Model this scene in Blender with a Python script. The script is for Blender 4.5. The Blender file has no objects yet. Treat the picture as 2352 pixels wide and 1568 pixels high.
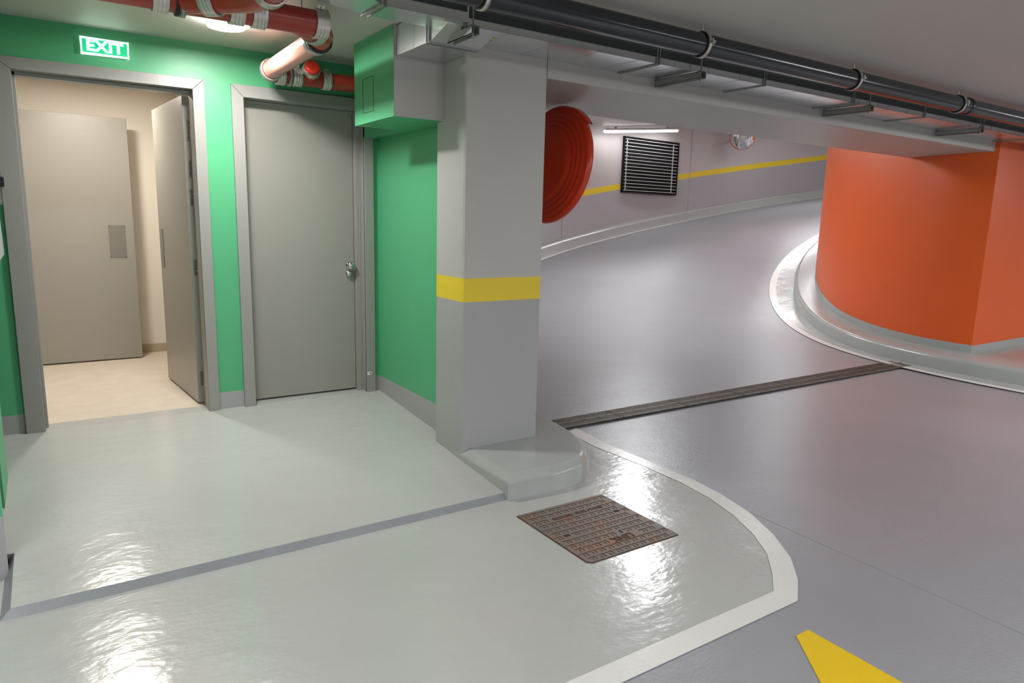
import bpy, math, random
from mathutils import Vector, Matrix
random.seed(7)
SC = bpy.context.scene
COL = SC.collection
PI = math.pi

# ------------------------------------------------------------------ materials
def lin(c):
    return tuple(((v/255)/12.92 if v/255 <= .04045 else ((v/255+.055)/1.055)**2.4) for v in c) + (1,)

def mat(name, col, rough=.5, metal=0., spec=.5, bump=0., bscale=60., bstretch=(1, 1, 1), var=0., vscale=3., coat=0., coat_r=.1, bump2=0., b2scale=6., emit=None, estr=0.):
    m = bpy.data.materials.new(name); m.use_nodes = True
    nt = m.node_tree; n = nt.nodes; l = nt.links
    b = n['Principled BSDF']
    b.inputs['Base Color'].default_value = tuple(col[:3]) + (1,)
    b.inputs['Roughness'].default_value = rough
    b.inputs['Metallic'].default_value = metal
    b.inputs['Specular IOR Level'].default_value = spec
    b.inputs['Coat Weight'].default_value = coat
    b.inputs['Coat Roughness'].default_value = coat_r
    if emit is not None:
        b.inputs['Emission Color'].default_value = tuple(emit[:3]) + (1,)
        b.inputs['Emission Strength'].default_value = estr
    if bump or var or bump2:
        g = n.new('ShaderNodeNewGeometry'); mp = n.new('ShaderNodeMapping')
        l.new(g.outputs['Position'], mp.inputs['Vector']); mp.inputs['Scale'].default_value = bstretch
    if var:
        t = n.new('ShaderNodeTexNoise'); t.inputs['Scale'].default_value = vscale; t.inputs['Detail'].default_value = 4
        l.new(g.outputs['Position'], t.inputs['Vector'])
        r = n.new('ShaderNodeMapRange'); r.inputs[1].default_value = .25; r.inputs[2].default_value = .75
        r.inputs[3].default_value = 1-var; r.inputs[4].default_value = 1+var
        l.new(t.outputs['Fac'], r.inputs[0])
        h = n.new('ShaderNodeHueSaturation'); h.inputs['Color'].default_value = tuple(col[:3]) + (1,)
        l.new(r.outputs[0], h.inputs['Value']); l.new(h.outputs[0], b.inputs['Base Color'])
    prev = None
    if bump2:
        t = n.new('ShaderNodeTexNoise'); t.inputs['Scale'].default_value = b2scale; t.inputs['Detail'].default_value = 3
        l.new(mp.outputs[0], t.inputs['Vector'])
        bp = n.new('ShaderNodeBump'); bp.inputs['Strength'].default_value = bump2; bp.inputs['Distance'].default_value = .02
        l.new(t.outputs['Fac'], bp.inputs['Height']); prev = bp
    if bump:
        t = n.new('ShaderNodeTexNoise'); t.inputs['Scale'].default_value = bscale; t.inputs['Detail'].default_value = 5
        l.new(mp.outputs[0], t.inputs['Vector'])
        bp = n.new('ShaderNodeBump'); bp.inputs['Strength'].default_value = bump; bp.inputs['Distance'].default_value = .004
        l.new(t.outputs['Fac'], bp.inputs['Height'])
        if prev: l.new(prev.outputs[0], bp.inputs['Normal'])
        prev = bp
    if prev: l.new(prev.outputs[0], b.inputs['Normal'])
    return m

M = {}
M['walk'] = mat('light_floor_paint', (.455, .457, .438), .17, spec=.55, bump=.25, bscale=30, bump2=.30, b2scale=3.2, bstretch=(1, 1.6, 1), var=.03, vscale=1.4)
M['road'] = mat('grey_floor_paint', (.285, .287, .308), .34, spec=.65, bump=.35, bscale=55, bump2=.22, b2scale=3., bstretch=(1, 1.4, 1), var=.05, vscale=1.2)
M['line'] = mat('white_line_paint', (.72, .70, .67), .25, bump=.2, bscale=40, bump2=.15, b2scale=3, var=.02)
M['edge'] = mat('edge_grey_paint', (.235, .25, .262), .3, bump=.25, bscale=30, var=.08, vscale=8)
M['kerb'] = mat('kerb_grey_paint', (.37, .39, .375), .2, bump=.25, bscale=20, var=.03)
M['green'] = mat('green_wall_paint', (.080, .385, .180), .42, bump=.08, bscale=120, var=.02)
M['greybase'] = mat('grey_wall_paint', (.34, .34, .335), .4, bump=.1, bscale=60, var=.03)
M['wallup'] = mat('warm_white_wall_paint', (.50, .475, .455), .45, bump=.06, bscale=80, var=.02)
M['wallup2'] = mat('pale_ramp_wall_paint', (.46, .42, .415), .42, bump=.08, bscale=40, var=.03, vscale=1)
M['walllow2'] = mat('grey_ramp_wall_paint', (.37, .355, .37), .38, bump=.08, bscale=40, var=.03, vscale=1)
M['colup'] = mat('pillar_upper_paint', (.43, .42, .39), .42, bump=.06, bscale=70, var=.02)
M['collow'] = mat('pillar_lower_paint', (.345, .35, .345), .36, bump=.06, bscale=70, var=.02)
M['yellow'] = mat('yellow_band_paint', (.72, .53, .03), .36, bump=.06, bscale=60)
M['arrow'] = mat('yellow_floor_paint', (.76, .50, .012), .3, bump=.2, bscale=50)
M['orange'] = mat('orange_wall_paint', (.72, .108, .014), .36, bump=.06, bscale=60, var=.02)
M['ceil'] = mat('ceiling_paint', (.50, .485, .44), .55, bump=.06, bscale=60, var=.02, vscale=1)
M['beam'] = mat('beam_paint', (.42, .405, .375), .42, bump=.05, bscale=60, var=.02)
M['door'] = mat('door_grey_paint', (.285, .272, .24), .33, bump=.25, bscale=260)
M['frame'] = mat('door_frame_grey_paint', (.29, .282, .262), .30, bump=.2, bscale=200)
M['dark'] = mat('dark_gap', (.02, .02, .02), .8)
M['cream'] = mat('cream_corridor_paint', (.74, .69, .61), .5, bump=.05, bscale=60)
M['tile'] = mat('beige_stone_tile', (.60, .525, .44), .5, bump=.1, bscale=40, bstretch=(.5, 3, 1), var=.07, vscale=7)
M['skirt'] = mat('beige_skirting_tile', (.42, .34, .24), .5, var=.06, vscale=8)
M['zinc'] = mat('galvanised_sheet_metal', (.78, .80, .83), .24, metal=.95, bump=.12, bscale=9, bstretch=(1, 3, 1), var=.06, vscale=6)
M['zincb'] = mat('dull_zinc_steel', (.34, .36, .34), .45, metal=.7, bump=.1, bscale=80)
M['steel'] = mat('stainless_steel', (.55, .55, .52), .22, metal=1)
M['satin'] = mat('satin_grey_plate', (.23, .22, .195), .3, metal=.3)
M['black'] = mat('black_plastic_pipe', (.018, .021, .026), .2, spec=.6, bump=.05, bscale=20)
M['rubber'] = mat('black_rubber', (.01, .01, .012), .5)
M['red'] = mat('red_cast_iron_pipe_paint', (.34, .035, .022), .3, spec=.5, bump=.12, bscale=40, var=.08, vscale=9)
M['redpale'] = mat('faded_red_pipe_paint', (.60, .25, .20), .3, bump=.2, bscale=40, var=.12, vscale=10)
M['redcap'] = mat('bright_red_cap_paint', (.56, .03, .015), .3, bump=.2, bscale=60)
M['collar'] = mat('pipe_collar_steel', (.56, .54, .50), .33, metal=.75, bump=.1, bscale=60)
M['redplastic'] = mat('red_orange_plastic', (.60, .038, .006), .28, spec=.5, bump=.05, bscale=30)
M['mirror'] = mat('convex_mirror_surface', (.8, .82, .85), .06, metal=1)
M['white'] = mat('white_plastic', (.78, .78, .76), .35)
M['whiteink'] = mat('white_sign_print', (.72, .72, .72), .4)
M['redink'] = mat('red_sticker_dot', (.55, .02, .02), .5)
M['iron'] = None
M['grate'] = mat('weathered_grating_steel', (.15, .125, .10), .5, metal=.3, bump=.4, bscale=120, var=.35, vscale=14)
M['lamp'] = mat('ceiling_lamp_diffuser', (.9, .9, .9), .5, emit=(1, 1, .97), estr=28)
M['lampw'] = mat('corridor_lamp_diffuser', (.9, .9, .9), .5, emit=(1, .93, .82), estr=14)
M['tube'] = mat('aisle_fill_tube_diffuser', (.9, .9, .9), .5, emit=(.97, .98, 1), estr=26)  # glow of the added aisle fill lamps
M['tube2'] = mat('ramp_tube_lamp_diffuser', (.9, .9, .9), .5, emit=(.97, .98, 1), estr=18)
M['tube3'] = mat('far_tube_lamp_diffuser', (.9, .9, .9), .5, emit=(.97, .98, 1), estr=4)
M['exitg'] = mat('exit_sign_green_panel', (.01, .35, .16), .4, emit=(.0, .42, .17), estr=.55)
M['exitw'] = mat('exit_sign_lit_letters', (.8, .95, .85), .4, emit=(.72, 1, .80), estr=4.2)
M['exitf'] = mat('exit_sign_white_frame', (.8, .85, .85), .4, emit=(.85, 1, .95), estr=.35)
M['duct_shade'] = mat('dark_duct_shade_band', (.035, .042, .042), .55)  # dark colour stands in for shade on the upper duct front
M['tag'] = mat('cream_paper_tag', (.65, .52, .27), .6)
M['tube_grey'] = mat('lamp_housing_grey', (.45, .46, .46), .4)
M['vent'] = mat('louvre_aluminium', (.62, .62, .60), .4, metal=.3)
M['ventf'] = mat('vent_dark_frame', (.008, .008, .009), .6, spec=.2)

def iron_mat():
    m = bpy.data.materials.new('rusty_cast_iron'); m.use_nodes = True
    nt = m.node_tree; n = nt.nodes; l = nt.links; b = n['Principled BSDF']
    g = n.new('ShaderNodeNewGeometry')
    a = n.new('ShaderNodeTexNoise'); a.inputs['Scale'].default_value = 7; a.inputs['Detail'].default_value = 6
    l.new(g.outputs['Position'], a.inputs['Vector'])
    r = n.new('ShaderNodeValToRGB'); e = r.color_ramp.elements
    e[0].position = .35; e[0].color = (.145, .13, .12, 1)
    e[1].position = .72; e[1].color = (.23, .095, .035, 1)
    x = e.new(.52); x.color = (.165, .13, .105, 1)
    l.new(a.outputs['Fac'], r.inputs[0]); l.new(r.outputs[0], b.inputs['Base Color'])
    b.inputs['Roughness'].default_value = .5; b.inputs['Metallic'].default_value = .25
    t = n.new('ShaderNodeTexNoise'); t.inputs['Scale'].default_value = 150
    l.new(g.outputs['Position'], t.inputs['Vector'])
    bp = n.new('ShaderNodeBump'); bp.inputs['Strength'].default_value = .4; bp.inputs['Distance'].default_value = .003
    l.new(t.outputs['Fac'], bp.inputs['Height']); l.new(bp.outputs[0], b.inputs['Normal'])
    return m
M['iron'] = iron_mat()
M['rust'] = mat('rusted_groove_edge', (.10, .055, .035), .7, var=.3, vscale=20)

# ------------------------------------------------------------------ mesh builder
class MB:
    def __init__(s): s.v = []; s.f = []; s.m = []; s.sm = []
    def add(s, vs, fs, mi=0, smooth=False):
        o = len(s.v); s.v += [tuple(v) for v in vs]
        for f in fs: s.f.append(tuple(i+o for i in f)); s.m.append(mi); s.sm.append(smooth)
    def box(s, x0, x1, y0, y1, z0, z1, mi=0):
        s.add([(x0,y0,z0),(x1,y0,z0),(x1,y1,z0),(x0,y1,z0),(x0,y0,z1),(x1,y0,z1),(x1,y1,z1),(x0,y1,z1)],
              [(0,3,2,1),(4,5,6,7),(0,1,5,4),(1,2,6,5),(2,3,7,6),(3,0,4,7)], mi)
    def obox(s, c, ax, ay, az, hx, hy, hz, mi=0):
        c = Vector(c); ax = Vector(ax).normalized(); ay = Vector(ay).normalized(); az = Vector(az).normalized()
        vs = [c+ax*hx*a+ay*hy*b+az*hz*d for d in (-1, 1) for a, b in ((-1,-1),(1,-1),(1,1),(-1,1))]
        s.add(vs, [(0,3,2,1),(4,5,6,7),(0,1,5,4),(1,2,6,5),(2,3,7,6),(3,0,4,7)], mi)
    def prism(s, pts, z0, z1, mi=0, cap=True, mside=None):
        n = len(pts); zz0 = z0 if callable(z0) else (lambda x, y: z0); zz1 = z1 if callable(z1) else (lambda x, y: z1)
        vs = [(x, y, zz0(x, y)) for x, y in pts]+[(x, y, zz1(x, y)) for x, y in pts]
        s.add(vs, [(i, (i+1) % n, n+(i+1) % n, n+i) for i in range(n)], mi if mside is None else mside)
        if cap: s.add(vs, [tuple(range(n, 2*n)), tuple(reversed(range(n)))], mi)
    def sweep(s, path, r, seg=24, mi=0, caps=True, smooth=True):
        path = [Vector(p) for p in path]; n = len(path)
        rs = r if isinstance(r, (list, tuple)) else [r]*n
        rings = []; ref = None
        for i, p in enumerate(path):
            if i == 0: t = path[1]-p
            elif i == n-1: t = p-path[i-1]
            else: t = (path[i+1]-p).normalized()+(p-path[i-1]).normalized()
            t.normalize()
            if ref is None:
                ref = Vector((0, 0, 1)) if abs(t.z) < .9 else Vector((1, 0, 0))
            u = ref-t*ref.dot(t); u.normalize(); ref = u; w = t.cross(u)
            rings.append([p+(u*math.cos(a)+w*math.sin(a))*rs[i] for a in [2*PI*k/seg for k in range(seg)]])
        vs = [v for R in rings for v in R]; fs = []
        for i in range(n-1):
            for k in range(seg):
                a = i*seg+k; b = i*seg+(k+1) % seg; fs.append((a, b, b+seg, a+seg))
        s.add(vs, fs, mi, smooth)
        if caps:
            s.add(rings[0], [tuple(reversed(range(seg)))], mi); s.add(rings[-1], [tuple(range(seg))], mi)
    def tube(s, a, b, r, seg=24, mi=0, caps=True): s.sweep([a, b], r, seg, mi, caps)
    def profile(s, origin, axis, prof, seg=32, mi=0, up=(0, 0, 1), arc=(0, 2*PI)):
        # lathe: prof = list of (distance along axis, radius)
        o = Vector(origin); t = Vector(axis).normalized(); u = Vector(up); u = (u-t*u.dot(t)).normalized(); w = t.cross(u)
        full = abs(arc[1]-arc[0]-2*PI) < 1e-6; nn = seg if full else seg+1
        vs = []
        for d, r in prof:
            for k in range(nn):
                a = arc[0]+(arc[1]-arc[0])*k/seg
                vs.append(o+t*d+(u*math.cos(a)+w*math.sin(a))*r)
        fs = []
        for i in range(len(prof)-1):
            for k in range(seg):
                a = i*nn+k; b = i*nn+(k+1) % nn; fs.append((a, b, b+nn, a+nn))
        s.add(vs, fs, mi, True)
    def build(s, name, mats, parent=None, bevel=0, bseg=2, props=None, loc=None, autosmooth=False):
        me = bpy.data.meshes.new(name)
        off = Vector(loc) if loc is not None else Vector((0, 0, 0))
        me.from_pydata([tuple(Vector(v)-off) for v in s.v], [], s.f)
        for i, p in enumerate(me.polygons): p.material_index = s.m[i]; p.use_smooth = s.sm[i]
        for m in (mats if isinstance(mats, (list, tuple)) else [mats]): me.materials.append(M[m] if isinstance(m, str) else m)
        me.validate(); me.update()
        o = bpy.data.objects.new(name, me); COL.objects.link(o)
        o.location = off
        if parent is not None:
            o.parent = parent; o.location = off-parent_world(parent)
        if bevel:
            b = o.modifiers.new('b', 'BEVEL'); b.width = bevel; b.segments = bseg; b.limit_method = 'ANGLE'; b.angle_limit = math.radians(40)
            w = o.modifiers.new('w', 'WELD'); w.merge_threshold = 1e-5
            o.modifiers.move(1, 0)
            b.harden_normals = False
        return o

def parent_world(o):
    p = Vector(o.location)
    while o.parent is not None: o = o.parent; p += Vector(o.location)
    return p

def thing(name, label, cat, loc=(0, 0, 0), group=None):
    o = bpy.data.objects.new(name, None); COL.objects.link(o); o.location = loc; o.empty_display_size = .1
    o['label'] = label; o['category'] = cat
    if group: o['group'] = group
    return o
def tag(o, label, cat, group=None):
    o['label'] = label; o['category'] = cat
    if group: o['group'] = group
    return o
def struct(o, label=None):
    o['kind'] = 'structure'
    if label: o['label'] = label
    return o
def text_mesh(name, body, size, extrude, mname, parent, matrix, align='CENTER', bold=0.):
    c = bpy.data.curves.new(name+'_curve', 'FONT'); c.body = body; c.size = size; c.extrude = extrude
    c.align_x = align; c.align_y = 'CENTER'; c.offset = bold; c.space_character = 1.05
    t = bpy.data.objects.new('tmp_text', c); COL.objects.link(t)
    bpy.context.view_layer.update()
    dg = bpy.context.evaluated_depsgraph_get()
    me = bpy.data.meshes.new_from_object(t.evaluated_get(dg))
    bpy.data.objects.remove(t); bpy.data.curves.remove(c)
    me.name = name; me.materials.clear(); me.materials.append(M[mname])
    me.transform(matrix)
    o = bpy.data.objects.new(name, me); COL.objects.link(o)
    if parent is not None:
        pw = parent_world(parent); me.transform(Matrix.Translation(-pw)); o.parent = parent
    return o

# ------------------------------------------------------------------ key levels
ZL = -.165          # road level
ZC = 2.30           # ceiling
YW = 4.758          # rear green wall
def zp(x, y):       # landing in front of the doors falls gently to the kerb
    return -.0695*max(0., YW-y)

# ramp geometry
CX, CY = 12.358, 2.697
RC = [-1.1159, 6.7479, -14.191, 12.3044, -3.9607, 9.6804]
def r_out(t):
    if t < .55: return 9.60-.18*(t/.55)**1.5*.9
    t = min(t, 2.3); v = 0
    for c in RC: v = v*t+c
    if t < .9:
        k = (t-.55)/.35; return (9.60-.162)*(1-k)+v*k
    return v
def r_core(t):
    r = 4.41
    if t < .30: r -= .11*((.30-t)/.165)**2
    return r
def zr(t):
    u = (t-.633)/.14
    return ZL+1.5*.14*(math.log1p(math.exp(u)) if u < 30 else u)
def zceil(t):
    pts = [(0, 2.9), (.7, 2.92), (1.05, 3.06), (1.302, 3.26), (1.478, 3.45), (1.645, 3.56), (1.9, 3.95), (3.5, 6.3)]
    for (a, za), (b, zb) in zip(pts, pts[1:]):
        if t <= b: return za+(zb-za)*(t-a)/(b-a)
    return pts[-1][1]
def pol(t, r, z=0): return (CX-r*math.cos(t), CY+r*math.sin(t), z)
def frange(a, b, n): return [a+(b-a)*i/n for i in range(n+1)]

# ------------------------------------------------------------------ floors
b = MB()
b.prism([(-9, -9), (15, -9), (15, 5.2), (-9, 5.2)], ZL-.2, ZL, 0)
struct(b.build('floor', ['road']), 'grey painted garage road surface')

WALK = [(3.026,3.68),(2.981,3.317),(2.99,2.9),(2.992,2.547),(2.960,2.320),(2.895,2.091),(2.785,1.870),(2.650,1.680),(2.505,1.545),(2.355,1.444),(-6,1.449)]
LI = [(2.905,3.627),(2.875,3.30),(2.900,2.9),(2.897,2.560),(2.862,2.330),(2.796,2.115),(2.700,1.918),(2.585,1.755),(2.462,1.640),(2.335,1.540),(-6,1.540)]
b = MB()
poly = [(-6, 1.54)]+list(reversed(LI[:-1]))+[(2.75, 3.75), (-.35, 3.75), (-.35, 3.25), (-6, 3.25)]
b.prism(poly, ZL-.05, ZL+.0012, 0)
struct(b.build('floor', ['walk']), 'light grey painted walkway inside the white line')
b = MB()
n = len(WALK)
vs = [(x, y, ZL+.003) for x, y in WALK]+[(x, y, ZL+.003) for x, y in LI]
b.add(vs, [(i, n+i, n+i+1, i+1) for i in range(n-1)], 0)
vs = [(x, y, ZL-.01) for x, y in WALK]+[(x, y, ZL-.01) for x, y in LI]
b.add(vs, [(i, i+1, n+i+1, n+i) for i in range(n-1)], 0)
tag(b.build('floor_line', ['line']), 'white line curving round the light grey walkway beside the manhole cover', 'floor line')

# painted arrow head running out of the picture at the bottom
b = MB()
b.prism([(2.141,1.304),(2.213,1.304),(2.203,.60),(2.203,-.45),(2.30,-.45),(2.0,-.9),(1.70,-.45),(1.80,-.45),(1.80,.46),(1.67,.66)], ZL-.01, ZL+.003, 0)
b = MB()
b.prism([(2.141,1.304),(2.213,1.304),(2.205,.10),(1.95,.10),(1.95,-1.1),(1.75,-1.1),(1.75,.82)], ZL-.01, ZL+.003, 0)
tag(b.build('floor_arrow', ['arrow']), 'yellow painted arrow on the grey road at the bottom edge', 'road marking')

# paint seam on the road
b = MB()
b.prism([(2.905,2.10),(2.909,2.10),(2.874,.40),(2.870,.40)], ZL-.01, ZL+.0008, 0)
struct(b.build('trim_1', ['edge']), 'thin dark seam in the grey road paint')

# landing in front of the doors (slightly raised, dark edge)
b = MB()
top = [(-.225, 2.88), (1.93, 2.88), (1.93, 3.9), (2.02, 3.9), (2.02, 4.90), (-.40, 4.90), (-.40, 3.30), (-.225, 3.30)]
bot = [(-.252, 2.858), (1.93, 2.858), (1.93, 3.9), (2.02, 3.9), (2.02, 4.90), (-.40, 4.90), (-.40, 3.30), (-.252, 3.30)]
# top as strips so that the slope bends at the wall line
b.add([(-.225,2.88,zp(0,2.88)),(1.93,2.88,zp(0,2.88)),(1.93,3.60,zp(0,3.60)),(2.02,3.60,zp(0,3.60)),(2.02,3.9,zp(0,3.9)),(-.225,3.9,zp(0,3.9))], [(0,1,2,3,4,5)], 0)
b.add([(-.40,3.30,zp(0,3.3)),(-.225,3.30,zp(0,3.3)),(-.225,3.9,zp(0,3.9)),(-.40,3.9,zp(0,3.9))], [(0,1,2,3)], 0)
b.add([(-.40,3.9,zp(0,3.9)),(-.225,3.9,zp(0,3.9)),(2.02,3.9,zp(0,3.9)),(2.02,YW,0),(-.40,YW,0)], [(0,1,2,3,4)], 0)
b.add([(-.40,YW,0),(2.02,YW,0),(2.02,4.90,0),(-.40,4.90,0)], [(0,1,2,3)], 0)
z1 = zp(0, 2.88)
b.add([(-.260,2.858,ZL),(1.93,2.858,ZL),(1.93,2.88,z1),(-.225,2.88,z1)], [(0,1,2,3)], 1)
b.add([(-.260,3.30,ZL),(-.260,2.858,ZL),(-.225,2.88,z1),(-.225,3.30,zp(0,3.3))], [(0,1,2,3)], 1)
b.add([(-.40,3.30,ZL),(-.260,3.30,ZL),(-.225,3.30,zp(0,3.3)),(-.40,3.30,zp(0,3.3))], [(0,1,2,3)], 1)
struct(b.build('floor', ['walk', 'edge']), 'raised light grey landing in front of the doors')

# corridor floor behind the open door
b = MB(); b.box(-1.6, 1.15, 4.895, 7.06, -.1, .001)
struct(b.build('floor', ['tile']), 'beige stone corridor floor')

# ramp surface
b = MB()
ths = frange(0.02, 3.3, 260); vs = []; fs = []
rr = [0, .2, .4, .6, .8, 1]
off0 = zr(.02)-ZL
for i_, t in enumerate(ths):
    ri, ro = 4.2, r_out(t)+.35
    for k in rr:
        r_ = ri+(ro-ri)*k; tmin = math.asin((3.77-CY)/r_); t2 = tmin+(3.3-tmin)*i_/(len(ths)-1)
        vs.append(pol(t2, r_, zr(t2)))
m_ = len(rr)
for i in range(len(ths)-1):
    for k in range(m_-1): fs.append((i*m_+k, i*m_+k+1, (i+1)*m_+k+1, (i+1)*m_+k))
b.add(vs, fs, 0, True)
struct(b.build('floor', ['road']), 'grey curving ramp rising round the orange core')

# inner white line of the ramp + light strip up to the kerb
def arc_strip(r0, r1, h, t0, t1, n):
    vs = []; fs = []
    for t in frange(t0, t1, n):
        a = r0(t) if callable(r0) else r0; c = r1(t) if callable(r1) else r1
        vs += [pol(t, a, zr(t)+h), pol(t, c, zr(t)+h)]
    for i in range(n): fs.append((2*i, 2*i+1, 2*i+3, 2*i+2))
    return vs, fs
b = MB()
v, f = arc_strip(4.955, 5.055, .009, -.10, 1.9, 160); b.add(v, f)
v, f = arc_strip(4.955, 5.055, -.01, -.10, 1.9, 90); b.add(v, [tuple(reversed(x)) for x in f])
tag(b.build('floor_line', ['line']), 'white line curving round the foot of the orange core', 'floor line')
b = MB(); v, f = arc_strip(4.6, 4.956, .007, -.10, 1.9, 160); b.add(v, f)
struct(b.build('floor', ['walk']), 'light grey strip between line and core kerb')
b = MB()
v, f = arc_strip(lambda t: r_out(t)-.10, lambda t: r_out(t)+.02, .004, .62, 2.6, 90); b.add(v, f)
v, f = arc_strip(lambda t: r_out(t)-.10, lambda t: r_out(t)+.02, -.01, .62, 2.6, 90); b.add(v, [tuple(reversed(x)) for x in f])
tag(b.build('floor_line', ['line']), 'thin white line along the kerb of the far curved wall', 'floor line')

# ------------------------------------------------------------------ outer curved wall with kerb
def ring_wall(rows, mats_idx, t0, t1, n, b, outward=True):
    # rows: list of functions t -> (r, z)
    vs = []; fs = []; mi = []
    k = len(rows)
    for t in frange(t0, t1, n):
        for R in rows: r, z = R(t); vs.append(pol(t, r, z))
    for j in range(k-1):
        fj = [(i*k+j, (i+1)*k+j, (i+1)*k+j+1, i*k+j+1) for i in range(n)]
        b.add(vs, fj, mats_idx[j], False)
b = MB()
W = lambda h: (lambda t: (r_out(t)+.22, zr(t)+h))
ring_wall([W(-.1), W(1.0), W(1.13), lambda t: (r_out(t)+.22, zceil(t)+.3)], [1, 2, 0], .17, 3.2, 130, b)
ring_wall([lambda t: (r_out(t)+.42, zceil(t)+.3), lambda t: (r_out(t)+.42, zr(t)-.1)], [0], .17, 3.2, 130, b)
struct(b.build('wall_far', ['wallup2', 'walllow2', 'yellow']), 'curved ramp wall, pale above and grey below a yellow band')
b = MB()
ring_wall([lambda t: (r_out(t), zr(t)-.1), lambda t: (r_out(t), zr(t)+.19), lambda t: (r_out(t)+.025, zr(t)+.215), lambda t: (r_out(t)+.23, zr(t)+.215)], [0, 0, 0], .165, 3.0, 130, b)
tag(b.build('wall_kerb', ['kerb']), 'low pale kerb running along the foot of the far curved wall', 'kerb')
# joint lines of the wall panels
for t_, nm in ((1.205, 'trim_2'), (1.665, 'trim_3')):
    b = MB(); p = Vector(pol(t_, r_out(t_)+.214, 0)); z0 = zr(t_)+.22; z1 = zceil(t_)
    ax = Vector((math.sin(t_), math.cos(t_), 0)); ay = Vector((-math.cos(t_), math.sin(t_), 0))
    b.obox((p.x, p.y, (z0+z1)/2), ax, ay, (0, 0, 1), .006, .008, (z1-z0)/2)
    struct(b.build(nm, ['walllow2']), 'vertical panel joint on the curved wall')

# ramp ceiling
b = MB(); vs = []; fs = []
tt = frange(.14, 3.2, 90)
for t in tt: vs += [pol(t, 4.2, zceil(t)), pol(t, r_out(t)+.4, zceil(t)), pol(t, 4.2, zceil(t)+.2), pol(t, r_out(t)+.4, zceil(t)+.2)]
for i in range(len(tt)-1):
    a = 4*i; fs += [(a, a+4, a+5, a+1), (a+2, a+3, a+7, a+6)]
b.add(vs, fs, 0, True)
struct(b.build('ceiling', ['wallup']), 'underside of the ramp above')
# end of the ramp, out of sight
b = MB(); p0 = Vector(pol(3.15, 4.2)); p1 = Vector(pol(3.15, 10.3)); d = (p1-p0).normalized()
b.obox((p0+p1)/2+Vector((0, 0, 4)), d, (d.y, -d.x, 0), (0, 0, 1), (p1-p0).length/2, .05, 3.2)
struct(b.build('wall_ramp_end', ['wallup2']))

# ------------------------------------------------------------------ orange core with skirting and kerb
def core_pts(off, t0, t1=3.3, n=100):
    return [pol(t, r_core(t)+off)[:2] for t in frange(t0, t1, n)]
core = thing('core_pillar', 'huge orange curved core wall beside the ramp', 'pillar', (CX, CY+.5, ZL))
T0 = .138
XC = CX-math.sqrt(r_core(T0)**2-(3.30-CY)**2)
b = MB(); vs = []; fs = []; n = 110
tt = [math.asin((3.30-CY)/r_core(.14))]+frange(.15, 3.2, n)
rows = [lambda t: zr(t)+.05, lambda t: zr(t)+.248, lambda t: zceil(t)+.25]
for j in range(2):
    vs = []
    for t in tt:
        o_ = .0012 if j == 0 else 0
        vs += [pol(t, r_core(t)+o_, rows[j](t)), pol(t, r_core(t)+o_, rows[j+1](t))]
    b.add(vs, [(2*i, 2*i+1, 2*i+3, 2*i+2) for i in range(len(tt)-1)], 1-j, True)
x0 = pol(tt[0], r_core(tt[0]))[0]
b.add([(x0,3.30,.083),(15,3.30,.083),(15,3.30,3.3),(x0,3.30,3.3)], [(0,1,2,3)], 0)
b.add([(x0-.0012,3.2992,-.1),(15,3.2992,-.1),(15,3.2992,.083),(x0-.0012,3.2992,.083)], [(0,1,2,3)], 1)
b.build('core_wall', ['orange', 'kerb'], core)
# kerb round the core: vertical face, rounded top edge, flat top
def rk(t):
    pts = [(-.5, 4.70), (0, 4.72), (.1, 4.74), (.2, 4.78), (.35, 4.80), (.6, 4.73), (.9, 4.70), (3.5, 4.70)]
    for (a, ra), (c, rc_) in zip(pts, pts[1:]):
        if t <= c: return ra+(rc_-ra)*(t-a)/(c-a)
def hk(t): return .16
b = MB()
vs = []; tt = frange(-.10, 3.0, 130)
prof = [(0, -.05), (0, .115), (-.012, .14), (-.03, .155), (-.05, .16), (-.45, .165)]
for t in tt:
    for dr, h in prof: vs.append(pol(t, rk(t)+dr, zr(t)+h))
k = len(prof)
fs = [(i*k+j, i*k+j+1, (i+1)*k+j+1, (i+1)*k+j) for i in range(len(tt)-1) for j in range(k-1)]
b.add(vs, fs, 0, True)
# straight continuation to the right in front of the flat face
xs = pol(-.10, rk(-.10)); y_ = xs[1]
b.add([(xs[0], y_, ZL-.05), (xs[0]+.02, y_-.005, ZL-.05), (15, 2.1, ZL-.05), (15, 2.1, ZL+.15), (xs[0], y_, ZL+.15)], [(1,2,3,4)], 0)
b.add([(xs[0], y_, ZL+.15), (15, 2.1, ZL+.15), (15, 3.31, ZL+.165), (8.0, 3.31, ZL+.165)], [(0,1,2,3)], 0)
b.build('kerb', ['kerb'], core)

# ------------------------------------------------------------------ beam
b = MB(); b.box(2.4315, 8.36, 3.344, 4.27, 2.09, 3.0)
beam = b.build('beam', ['beam'], bevel=.006, bseg=2)
tag(beam, 'wide painted concrete beam spanning from the grey pillar to the orange core', 'beam')

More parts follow.
